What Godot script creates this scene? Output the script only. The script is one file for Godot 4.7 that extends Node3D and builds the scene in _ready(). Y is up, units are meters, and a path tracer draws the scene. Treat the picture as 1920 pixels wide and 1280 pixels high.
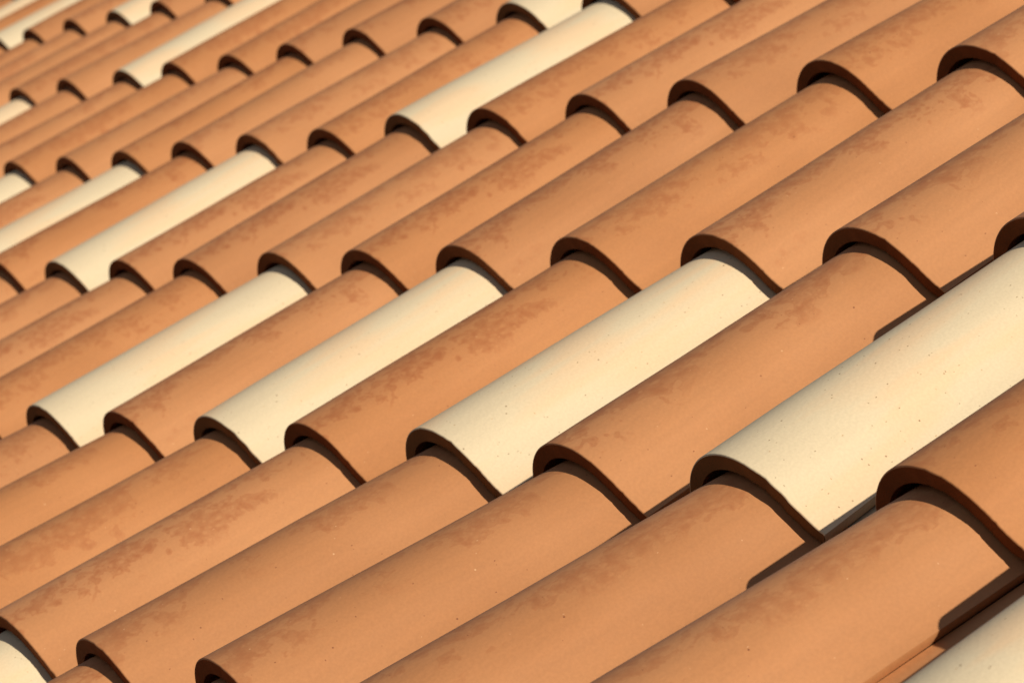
extends Node3D
# A pitched roof of barrel tiles seen close through a long lens.
# Roof coordinates: x across the tiles, n off the roof plane, s up the slope, all in tile pitches.

const PITCH := 0.26                     # metres from one tile to the next
const GAUGE := 1.34815                  # course spacing in pitches
const SLOPE := 0.5502                   # roof slope in radians (31.5 degrees)
const HEAD := 0.19                      # head lap in pitches
const EYE := Vector3(15.96884, -4.30760, 3.12609)        # camera in (x, s, n)
const RIGHT := Vector3(0.460492, 0.756652, -0.464139)
const DOWN := Vector3(0.007148, -0.526022, -0.850441)
const AHEAD := Vector3(-0.887635, 0.388303, -0.247637)
const SUN_DIR := Vector3(1.45, 0.66, 0.595)                # towards the sun, in (x, s, n)
const SUN_ENERGY := 1.5
const SKY_ENERGY := 0.46
const EXPOSURE := 1.16

# First column of the course, then (across, along, lift) of each tile as laid
const COURSES := {
	-1: [4, -0.02, -0.028, 0.052, -0.05, -0.049, 0.056, -0.047, -0.014, 0.058, -0.01, 0.0, 0.046, 0.0, 0.0, 0.03, 0.07, 0.0, -0.042],
	0: [1, 0.002, -0.003, -0.001, 0.002, -0.005, -0.002, 0.006, 0.009, -0.006, -0.011, -0.014, 0.011, -0.002, 0.018, 0.003, 0.007, -0.006, -0.009, 0.012, 0.008, -0.017, 0.013, 0.024, -0.022, 0.04, 0.0, -0.03],
	1: [-2, 0.02, 0.006, -0.014, 0.023, -0.002, -0.017, 0.005, -0.032, -0.004, 0.008, -0.002, -0.007, 0.001, -0.019, -0.001, -0.007, -0.028, 0.007, -0.012, -0.007, 0.012, 0.002, -0.002, -0.002, -0.004, -0.002, 0.004],
	2: [-6, -0.001, 0.021, 0.001, 0.016, 0.013, -0.009, 0.02, 0.009, -0.012, 0.002, 0.019, -0.002, 0.003, 0.011, -0.002, 0.015, -0.006, -0.011, -0.018, 0.008, 0.014, -0.009, -0.026, 0.007, -0.018, -0.009, 0.016, -0.033, -0.027, 0.032, -0.025, 0.021, 0.026, -0.014, 0.027, 0.016],
	3: [-9, -0.027, -0.035, 0.014, -0.032, -0.015, 0.017, 0.005, 0.022, -0.003, -0.006, -0.004, 0.004, 0.019, -0.017, -0.011, 0.004, -0.026, -0.002, -0.022, -0.004, 0.015, -0.003, -0.002, 0.002, -0.006, 0.009, 0.004],
	4: [-12, -0.028, -0.026, 0.012, -0.044, -0.018, 0.02, -0.031, -0.026, 0.015, -0.043, -0.04, 0.021],
}
const COURSE_LIFT := {-4: 0.22, -3: 0.16, -2: 0.11, -1: 0.057, 0: 0.0, 1: 0.0, 2: 0.004, 3: 0.003, 4: 0.017, 5: 0.03, 6: 0.04, 7: 0.05}
# (column, course) of the cream tiles
const CREAM := [[1, 0], [3, 0], [5, 0], [7, 0], [-2, 1], [-4, 1], [-6, 1], [0, 2], [-9, 2], [-7, 3], [-1, 3],
	[-13, 4], [-15, 4], [-10, 4], [9, -1], [4, -2], [-18, 4], [11, 0], [-12, 2], [-14, 3]]

const CLAY_LOOKS := 8
const CREAM_LOOKS := 4
const SHAPES := 6

var rng := RandomNumberGenerator.new()
var clay := []
var cream := []
var shapes := []
var body := []


func roof_dir(v: Vector3) -> Vector3:   # (x, s, n) -> world
	return Vector3(v.x, v.y * sin(SLOPE) + v.z * cos(SLOPE), -v.y * cos(SLOPE) + v.z * sin(SLOPE))


func _ready():
	rng.seed = 20417
	make_camera()
	make_light()
	make_ground()
	make_roof()


func make_camera():
	var cam := Camera3D.new()
	cam.name = "camera"
	cam.transform = Transform3D(Basis(roof_dir(RIGHT), -roof_dir(DOWN), -roof_dir(AHEAD)).orthonormalized(), roof_dir(EYE) * PITCH)
	cam.near = 0.05
	cam.far = 600.0
	add_child(cam)
	var lens := CameraAttributesPhysical.new()
	lens.frustum_focal_length = 121.9
	lens.frustum_focus_distance = 10.6 * PITCH
	lens.frustum_near = 0.05
	lens.frustum_far = 600.0
	lens.exposure_aperture = 16.0
	cam.attributes = lens
	cam.fov = rad_to_deg(2.0 * atan(640.0 / 6501.98))
	cam.current = true


func make_light():
	var sun := DirectionalLight3D.new()
	sun.name = "sun"
	sun.basis = Basis.looking_at(-roof_dir(SUN_DIR.normalized()), Vector3.UP)
	sun.light_energy = SUN_ENERGY
	sun.light_color = Color(1.0, 0.94, 0.85)
	sun.light_angular_distance = 0.5
	sun.shadow_enabled = true
	add_child(sun)
	var we := WorldEnvironment.new()
	we.name = "environment"
	var env := Environment.new()
	var sky_mat := ProceduralSkyMaterial.new()
	sky_mat.sky_top_color = Color(0.60, 0.63, 0.70)
	sky_mat.sky_horizon_color = Color(0.90, 0.80, 0.70)
	sky_mat.sky_curve = 0.12
	sky_mat.ground_bottom_color = Color(0.24, 0.20, 0.15)
	sky_mat.ground_horizon_color = Color(0.56, 0.54, 0.48)
	sky_mat.sun_angle_max = 1.0
	var sky := Sky.new()
	sky.sky_material = sky_mat
	env.background_mode = Environment.BG_SKY
	env.sky = sky
	env.background_energy_multiplier = SKY_ENERGY
	env.tonemap_mode = Environment.TONE_MAPPER_LINEAR
	env.tonemap_exposure = EXPOSURE
	env.sdfgi_enabled = true
	env.ssao_enabled = true
	env.ssil_enabled = true
	we.environment = env
	add_child(we)


func noise(seed_value: int, freq: float, octaves := 3, type := FastNoiseLite.TYPE_SIMPLEX_SMOOTH) -> FastNoiseLite:
	var n := FastNoiseLite.new()
	n.seed = seed_value
	n.noise_type = type
	n.frequency = freq
	n.fractal_octaves = octaves
	return n


# ------------------------------------------------------------------ materials
# Texture: u runs along the cross section (0 left foot, 1 flange edge), v up the slope (0 tail, 1 head)
const TEX_W := 384
const TEX_H := 608

func clay_image(k: int) -> Image:
	var img := Image.create(TEX_W, TEX_H, false, Image.FORMAT_RGB8)
	var big := noise(100 + k, 0.0045, 2)
	var warp_a := noise(200 + k, 0.016, 2)
	var warp_b := noise(300 + k, 0.016, 2)
	var r := RandomNumberGenerator.new()
	r.seed = 900 + k
	var tide := noise(400 + k, r.randf_range(0.006, 0.014), 4)
	var tide_fine := noise(450 + k, r.randf_range(0.028, 0.055), 3)
	var drag := noise(520 + k, 0.05, 2)
	var drops := noise(480 + k, r.randf_range(0.034, 0.055), 1, FastNoiseLite.TYPE_CELLULAR)
	drops.cellular_return_type = FastNoiseLite.RETURN_DISTANCE
	var fine := noise(500 + k, 0.16, 3)
	var stained := r.randf_range(0.68, 0.95)
	var crest := r.randf_range(0.55, 0.63)
	var base := Vector3(0.425, 0.194, 0.079)
	var dark := Vector3(0.28, 0.090, 0.031)
	var flash_shade := Vector3(0.27, 0.125, 0.085)
	var pale := Vector3(0.455, 0.222, 0.098)
	for y in TEX_H:
		for x in TEX_W:
			var u := float(x) / TEX_W
			var px := float(x)
			var py := float(y)
			var wx := px + warp_a.get_noise_2d(px, py) * 7.0
			var wy := py + warp_b.get_noise_2d(px, py) * 7.0
			var g := big.get_noise_2d(px, py * 0.6)
			# stains gather along the crest of the barrel
			var off := (u - crest - g * 0.14) / 0.14
			var band := exp(-off * off)
			var t := tide.get_noise_2d(wx, wy)
			var t2 := tide_fine.get_noise_2d(wx, wy)
			var bubble := smoothstep(-0.93, -0.76, drops.get_noise_2d(wx, wy))
			var level := t * 0.80 + t2 * 0.42 + band * 0.62 - 0.46
			var patch := smoothstep(-0.16, 0.26, level) * (0.50 + 0.45 * t2) * (0.25 + 0.75 * bubble)
			var line := exp(-level * level / 0.0016) * (0.5 + 0.5 * bubble)
			var mark := clampf((patch + line * 0.36) * smoothstep(0.06, 0.45, band) * stained * 1.15, 0.0, 1.0)
			# firing flash plus painted-in sky tone and shade, crest and left flank
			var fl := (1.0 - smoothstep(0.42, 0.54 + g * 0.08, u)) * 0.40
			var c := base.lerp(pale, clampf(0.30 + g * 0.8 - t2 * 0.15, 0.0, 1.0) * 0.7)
			c = c.lerp(flash_shade, fl)
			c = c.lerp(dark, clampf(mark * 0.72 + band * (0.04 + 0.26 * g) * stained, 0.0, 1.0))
			var m := 1.0 + fine.get_noise_2d(px, py) * 0.06 + g * 0.08 + drag.get_noise_2d(px, py * 0.05) * 0.035 + t2 * 0.03
			c *= m
			img.set_pixel(x, y, Color(c.x, c.y, c.z).linear_to_srgb())
	# grit, pits and pale flecks
	for i in 64:
		var p := Vector2i(r.randi_range(4, TEX_W - 6), r.randi_range(4, TEX_H - 6))
		var kind := r.randf()
		var col := Color(0.30, 0.13, 0.07) if kind < 0.66 else Color(0.93, 0.80, 0.66)
		fleck(img, p, r, col, 0.8 if kind < 0.66 else 0.65)
	return img


func fleck(img: Image, p: Vector2i, r: RandomNumberGenerator, col: Color, most: float):
	var a := r.randf_range(0.35, most)
	var w := 1 if r.randf() < 0.75 else 2
	var h := 1 if r.randf() < 0.6 else 2
	for j in h:
		for i in w:
			var q := p + Vector2i(i, j)
			img.set_pixelv(q, img.get_pixelv(q).lerp(col, a))


func cream_image(k: int) -> Image:
	var img := Image.create(TEX_W, TEX_H, false, Image.FORMAT_RGB8)
	var big := noise(1100 + k, 0.005, 2)
	var streak := noise(1200 + k, 0.03, 2)
	var fine := noise(1300 + k, 0.2, 2)
	var r := RandomNumberGenerator.new()
	r.seed = 1900 + k
	var base := Vector3(0.605, 0.52, 0.362)
	var warm := Vector3(0.63, 0.485, 0.315)
	var shade_grey := Vector3(0.54, 0.48, 0.32)
	for y in TEX_H:
		for x in TEX_W:
			var u := float(x) / TEX_W
			var g := big.get_noise_2d(x, y * 0.5)
			var s := streak.get_noise_2d(x, y * 0.06)
			var c := base.lerp(warm, clampf(0.35 + g * 2.0 + s * 0.8, 0.0, 1.0))
			c = c.lerp(shade_grey, (1.0 - smoothstep(0.42, 0.58, u)) * 0.3)  # light falloff over crest and left flank, painted into the colour
			c *= 1.0 + fine.get_noise_2d(x, y) * 0.06 + s * 0.03 + g * 0.05
			img.set_pixel(x, y, Color(c.x, c.y, c.z).linear_to_srgb())
	for i in 260:
		var p := Vector2i(r.randi_range(4, TEX_W - 6), r.randi_range(4, TEX_H - 6))
		fleck(img, p, r, Color(0.34, 0.25, 0.16) if r.randf() < 0.8 else Color(0.62, 0.45, 0.28), 0.85)
	return img


func fired(img: Image, tint: Color, grain: Texture2D) -> StandardMaterial3D:
	var m := StandardMaterial3D.new()
	img.generate_mipmaps()
	m.albedo_texture = ImageTexture.create_from_image(img)
	m.albedo_color = tint
	m.roughness = 0.72
	m.metallic_specular = 0.42
	m.normal_enabled = true
	m.normal_texture = grain
	m.normal_scale = 0.1
	return m


func make_materials():
	var gn := noise(77, 0.09, 4).get_seamless_image(512, 512)
	gn.convert(Image.FORMAT_RGBA8)
	gn.bump_map_to_normal_map(2.0)
	gn.generate_mipmaps()
	var grain := ImageTexture.create_from_image(gn)
	for k in CLAY_LOOKS:
		var first: StandardMaterial3D = null
		for t in 3:
			var tint: Color = [Color(1, 1, 1), Color(0.985, 0.965, 0.93), Color(0.965, 0.955, 0.945)][t]
			if first == null:
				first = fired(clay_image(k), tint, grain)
				clay.append(first)
			else:
				var m := first.duplicate() as StandardMaterial3D
				m.albedo_color = tint
				clay.append(m)
	for k in 2:
		var img := Image.create(256, 256, false, Image.FORMAT_RGB8)
		var spots := noise(60 + k, 0.03, 4)
		for y in 256:
			for x in 256:
				var c: Vector3 = [Vector3(0.17, 0.082, 0.034), Vector3(0.165, 0.054, 0.019)][k] * (1.0 + 0.22 * spots.get_noise_2d(x, y))  # red body clay, made darker to paint in the shade on cut ends
				img.set_pixel(x, y, Color(c.x, c.y, c.z).linear_to_srgb())
		var m := fired(img, Color(1, 1, 1), grain)
		m.roughness = 0.92
		m.metallic_specular = 0.2
		m.normal_scale = 0.25
		body.append(m)
	for k in CREAM_LOOKS:
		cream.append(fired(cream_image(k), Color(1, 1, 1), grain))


# ------------------------------------------------------------------ tile shape
const CENTRE := Vector2(-0.02, -0.335)
const RADIUS := 0.335
const THICK := 0.055

func outer_line() -> PackedVector2Array:
	var p := PackedVector2Array()
	p.append(CENTRE + Vector2(-RADIUS, -0.045))
	for i in 37:
		var a := deg_to_rad(lerpf(180.0, 39.0, i / 36.0))
		p.append(CENTRE + Vector2(cos(a), sin(a)) * RADIUS)
	var a0 := p[p.size() - 1]
	var a1 := Vector2(0.366, -0.258)
	var t0 := Vector2(cos(deg_to_rad(-52)), sin(deg_to_rad(-52))) * 0.17
	var t1 := Vector2(cos(deg_to_rad(-35)), sin(deg_to_rad(-35))) * 0.15
	for i in range(1, 19):
		var t := i / 18.0
		p.append(a0.bezier_interpolate(a0 + t0 / 3.0, a1 - t1 / 3.0, a1, t))
	return p


func inner_line(o: PackedVector2Array) -> PackedVector2Array:
	var p := PackedVector2Array()
	for i in o.size():
		var d := (o[mini(i + 1, o.size() - 1)] - o[maxi(i - 1, 0)]).normalized()
		var n := Vector2(d.y, -d.x)
		var f := float(i) / (o.size() - 1)
		var thick := THICK * (1.0 - 0.24 * smoothstep(0.86, 1.0, f))
		var q := o[i] + n * thick
		if i == 0:
			q.y = o[0].y
		p.append(q)
	return p


func tile_mesh(variant: int) -> ArrayMesh:
	var edge := noise(3000 + variant, 6.0, 3)
	var chip := noise(3100 + variant, 26.0, 2)
	var wob := noise(3200 + variant, 0.8, 2)
	var o := outer_line()
	var inn := inner_line(o)
	var n := o.size()
	var arc := PackedFloat32Array([0.0])
	for i in range(1, n):
		arc.append(arc[i - 1] + o[i].distance_to(o[i - 1]))
	var whole := arc[n - 1]
	var length := GAUGE + HEAD
	var rows := [0.0, 0.0015, 0.004, 0.008, 0.06, 0.16, 0.34, 0.60, 0.90, 1.2, GAUGE, length]
	var drop := [0.0045, 0.0012, 0.0, 0.0, 0.0, 0.0, 0.0, 0.0, 0.0, 0.0, 0.0, 0.0]
	var st := SurfaceTool.new()
	st.begin(Mesh.PRIMITIVE_TRIANGLES)
	var at := func(line: PackedVector2Array, i: int, s: float, sink: float) -> Vector3:
		var k := 1.0 - 0.125 * s / GAUGE
		var p := CENTRE + (line[i] - CENTRE) * k
		var d := (line[mini(i + 1, n - 1)] - line[maxi(i - 1, 0)]).normalized()
		p += Vector2(d.y, -d.x) * sink
		p.y += wob.get_noise_2d(s, i * 0.03) * 0.004
		# the cut at the tail is a little rough, most on the right flank
		var f := arc[i] / whole
		var rough := 0.0008 + 0.0012 * smoothstep(0.55, 0.8, f)
		var cut := edge.get_noise_1d(arc[i]) * rough + minf(0.0, chip.get_noise_1d(arc[i]) + 0.2) * -0.006 * smoothstep(0.35, 0.7, f)
		return Vector3(p.x, p.y, -(s + cut * (1.0 - smoothstep(0.0, 0.12, s)))) * PITCH
	# outer face (smooth group 0), with a rounded tail arris
	st.set_smooth_group(0)
	for j in rows.size() - 1:
		for i in n - 1:
			quad(st, at.call(o, i, rows[j], drop[j]), at.call(o, i + 1, rows[j], drop[j]), at.call(o, i + 1, rows[j + 1], drop[j + 1]), at.call(o, i, rows[j + 1], drop[j + 1]),
				Vector2(arc[i] / whole, rows[j] / length), Vector2(arc[i + 1] / whole, rows[j + 1] / length))
	var back := [0.0, 0.3, 0.8, GAUGE, length]
	var core := SurfaceTool.new()       # bare fired body, darkened to paint in shade: cut ends and underside
	core.begin(Mesh.PRIMITIVE_TRIANGLES)
	# inner face
	core.set_smooth_group(1)
	for j in back.size() - 1:
		for i in n - 1:
			quad(core, at.call(inn, i + 1, back[j], 0.0), at.call(inn, i, back[j], 0.0), at.call(inn, i, back[j + 1], 0.0), at.call(inn, i + 1, back[j + 1], 0.0),
				Vector2(arc[i + 1] / whole, back[j] / length), Vector2(arc[i] / whole, back[j + 1] / length))
	# cut faces at tail and head
	core.set_smooth_group(2)
	for i in n - 1:
		quad(core, at.call(inn, i, 0.0, 0.0), at.call(inn, i + 1, 0.0, 0.0), at.call(o, i + 1, 0.0, drop[0]), at.call(o, i, 0.0, drop[0]),
			Vector2(arc[i] / whole, 0.02), Vector2(arc[i + 1] / whole, 0.06))
	core.set_smooth_group(3)
	for i in n - 1:
		quad(core, at.call(o, i, length, 0.0), at.call(o, i + 1, length, 0.0), at.call(inn, i + 1, length, 0.0), at.call(inn, i, length, 0.0),
			Vector2(arc[i] / whole, 0.95), Vector2(arc[i + 1] / whole, 0.99))
	# long edges: rounded lip of the flange, flat foot of the barrel
	st.set_smooth_group(4)
	for j in rows.size() - 1:
		var s0: float = rows[j]
		var s1: float = rows[j + 1]
		var a0: Vector3 = at.call(o, n - 1, s0, drop[j])
		var a1: Vector3 = at.call(o, n - 1, s1, drop[j + 1])
		var b0: Vector3 = at.call(inn, n - 1, s0, 0.0)
		var b1: Vector3 = at.call(inn, n - 1, s1, 0.0)
		var m0 := (a0 + b0) * 0.5 + Vector3(0.007, 0.004, 0) * PITCH
		var m1 := (a1 + b1) * 0.5 + Vector3(0.007, 0.004, 0) * PITCH
		quad(st, a0, m0, m1, a1, Vector2(0.985, s0 / length), Vector2(0.99, s1 / length))
		quad(st, m0, b0, b1, m1, Vector2(0.99, s0 / length), Vector2(0.995, s1 / length))
	st.set_smooth_group(5)
	for j in back.size() - 1:
		quad(st, at.call(inn, 0, back[j], 0.0), at.call(o, 0, back[j], 0.0), at.call(o, 0, back[j + 1], 0.0), at.call(inn, 0, back[j + 1], 0.0),
			Vector2(0.01, back[j] / length), Vector2(0.03, back[j + 1] / length))
	# the water channel under the flange, a step lower and set back from the tail
	channel(st, length)
	st.index()
	st.generate_normals()
	st.generate_tangents()
	core.index()
	core.generate_normals()
	core.generate_tangents()
	return core.commit(st.commit())


func channel(st: SurfaceTool, length: float):
	var top := [Vector2(0.31, -0.296), Vector2(0.40, -0.312), Vector2(0.52, -0.334), Vector2(0.62, -0.338)]
	var s0 := 0.10
	for g in 2:
		st.set_smooth_group(6 + g)
		for i in top.size() - 1:
			var a: Vector2 = top[i] - Vector2(0, 0.04 * g)
			var b: Vector2 = top[i + 1] - Vector2(0, 0.04 * g)
			var q := [Vector3(a.x, a.y, -s0) * PITCH, Vector3(b.x, b.y, -s0) * PITCH, Vector3(b.x, b.y, -length) * PITCH, Vector3(a.x, a.y, -length) * PITCH]
			if g == 1:
				q = [q[1], q[0], q[3], q[2]]
			quad(st, q[0], q[1], q[2], q[3], Vector2(0.80 + 0.03 * i, s0 / length), Vector2(0.83 + 0.03 * i, 1.0))
	st.set_smooth_group(8)
	for i in top.size() - 1:
		var a: Vector2 = top[i]
		var b: Vector2 = top[i + 1]
		quad(st, Vector3(a.x, a.y - 0.04, -s0) * PITCH, Vector3(b.x, b.y - 0.04, -s0) * PITCH, Vector3(b.x, b.y, -s0) * PITCH, Vector3(a.x, a.y, -s0) * PITCH, Vector2(0.85, 0.1), Vector2(0.88, 0.13))
	st.set_smooth_group(9)
	var e: Vector2 = top[top.size() - 1]
	quad(st, Vector3(e.x, e.y, -s0) * PITCH, Vector3(e.x, e.y - 0.04, -s0) * PITCH, Vector3(e.x, e.y - 0.04, -length) * PITCH, Vector3(e.x, e.y, -length) * PITCH, Vector2(0.9, s0 / length), Vector2(0.92, 1.0))


# a, b along the section at the near row; c, d at the far row; seen from outside
func quad(st: SurfaceTool, a: Vector3, b: Vector3, c: Vector3, d: Vector3, ua: Vector2, uc: Vector2):
	var ub := Vector2(uc.x, ua.y)
	var ud := Vector2(ua.x, uc.y)
	for v in [[a, ua], [d, ud], [c, uc], [a, ua], [c, uc], [b, ub]]:
		st.set_uv(v[1])
		st.add_vertex(v[0])


# ------------------------------------------------------------------ roof
func laid(c: int, r: int) -> Vector3:   # (across, along, lift) by which a tile is off its place
	if COURSES.has(r):
		var l: Array = COURSES[r]
		var i: int = c - int(l[0])
		if i >= 0 and i * 3 + 3 < l.size():
			return Vector3(l[1 + i * 3], l[2 + i * 3], l[3 + i * 3])
	var q := RandomNumberGenerator.new()
	q.seed = 7919 * (c + 60) + 104729 * (r + 20)
	return Vector3(q.randf_range(-0.02, 0.02), q.randf_range(-0.02, 0.02), float(COURSE_LIFT.get(r, 0.05)) + q.randf_range(-0.012, 0.012))


func make_roof():
	make_materials()
	for v in SHAPES:
		shapes.append(tile_mesh(v))
	var roof := Node3D.new()
	roof.name = "tiled_roof"
	roof.set_meta("label", "sunlit pitched roof of overlapping terracotta barrel tiles with scattered cream ones")
	roof.set_meta("category", "roof")
	roof.set_meta("kind", "thing")
	add_child(roof)
	roof.rotation.x = SLOPE
	var pale := {}
	for q in CREAM:
		pale[Vector2i(q[0], q[1])] = true
	for r in range(-3, 7):
		var left := floori(4.07 - (r + 2.1) * 3.33) - 3
		var right := ceili(9.26 - (r + 0.47) * 1.6) + 3
		for c in range(left, right + 1):
			if r > 2.57 + (4.4 - c) * 0.122 + 1.0:
				continue
			var here := laid(c, r)
			var above := laid(c, r + 1)
			var tile := MeshInstance3D.new()
			tile.name = "roof_tile"
			var pick := RandomNumberGenerator.new()
			pick.seed = 31 * (c + 70) + 977 * (r + 30)
			tile.mesh = shapes[pick.randi() % SHAPES]
			if pale.has(Vector2i(c, r)):
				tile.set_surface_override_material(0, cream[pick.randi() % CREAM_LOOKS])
				tile.set_meta("label", "cream barrel tile among terracotta ones")
			else:
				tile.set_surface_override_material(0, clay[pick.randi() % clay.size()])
			tile.set_surface_override_material(1, body[0 if pale.has(Vector2i(c, r)) else 1])
			# each tile rests with its head under the tail of the one above
			var fall := here.z - above.z + 0.036
			var turn := (above.x - here.x) / GAUGE
			tile.position = Vector3(c + 0.045 + here.x, here.z, -(r * GAUGE + here.y)) * PITCH
			tile.rotation = Vector3(-atan(fall / GAUGE), -turn, pick.randf_range(-0.014, 0.014))
			roof.add_child(tile, true)
	var deck := MeshInstance3D.new()
	deck.name = "roof_deck"
	var box := BoxMesh.new()
	box.size = Vector3(38.0, 0.1, 13.5 * GAUGE) * PITCH
	deck.mesh = box
	deck.position = Vector3(-4.5, -0.58, -2.0 * GAUGE) * PITCH
	var felt := StandardMaterial3D.new()
	felt.albedo_color = Color(0.05, 0.045, 0.042).linear_to_srgb()
	felt.roughness = 0.95
	deck.material_override = felt
	roof.add_child(deck, true)


func make_ground():
	var g := MeshInstance3D.new()
	g.name = "ground"
	g.set_meta("kind", "structure")
	g.set_meta("label", "dark ground far below the roof")
	var plane := PlaneMesh.new()
	plane.size = Vector2(500, 500)
	g.mesh = plane
	g.position.y = -6.0
	var m := StandardMaterial3D.new()
	m.albedo_color = Color(0.035, 0.04, 0.02).linear_to_srgb()
	m.roughness = 0.95
	g.material_override = m
	add_child(g)
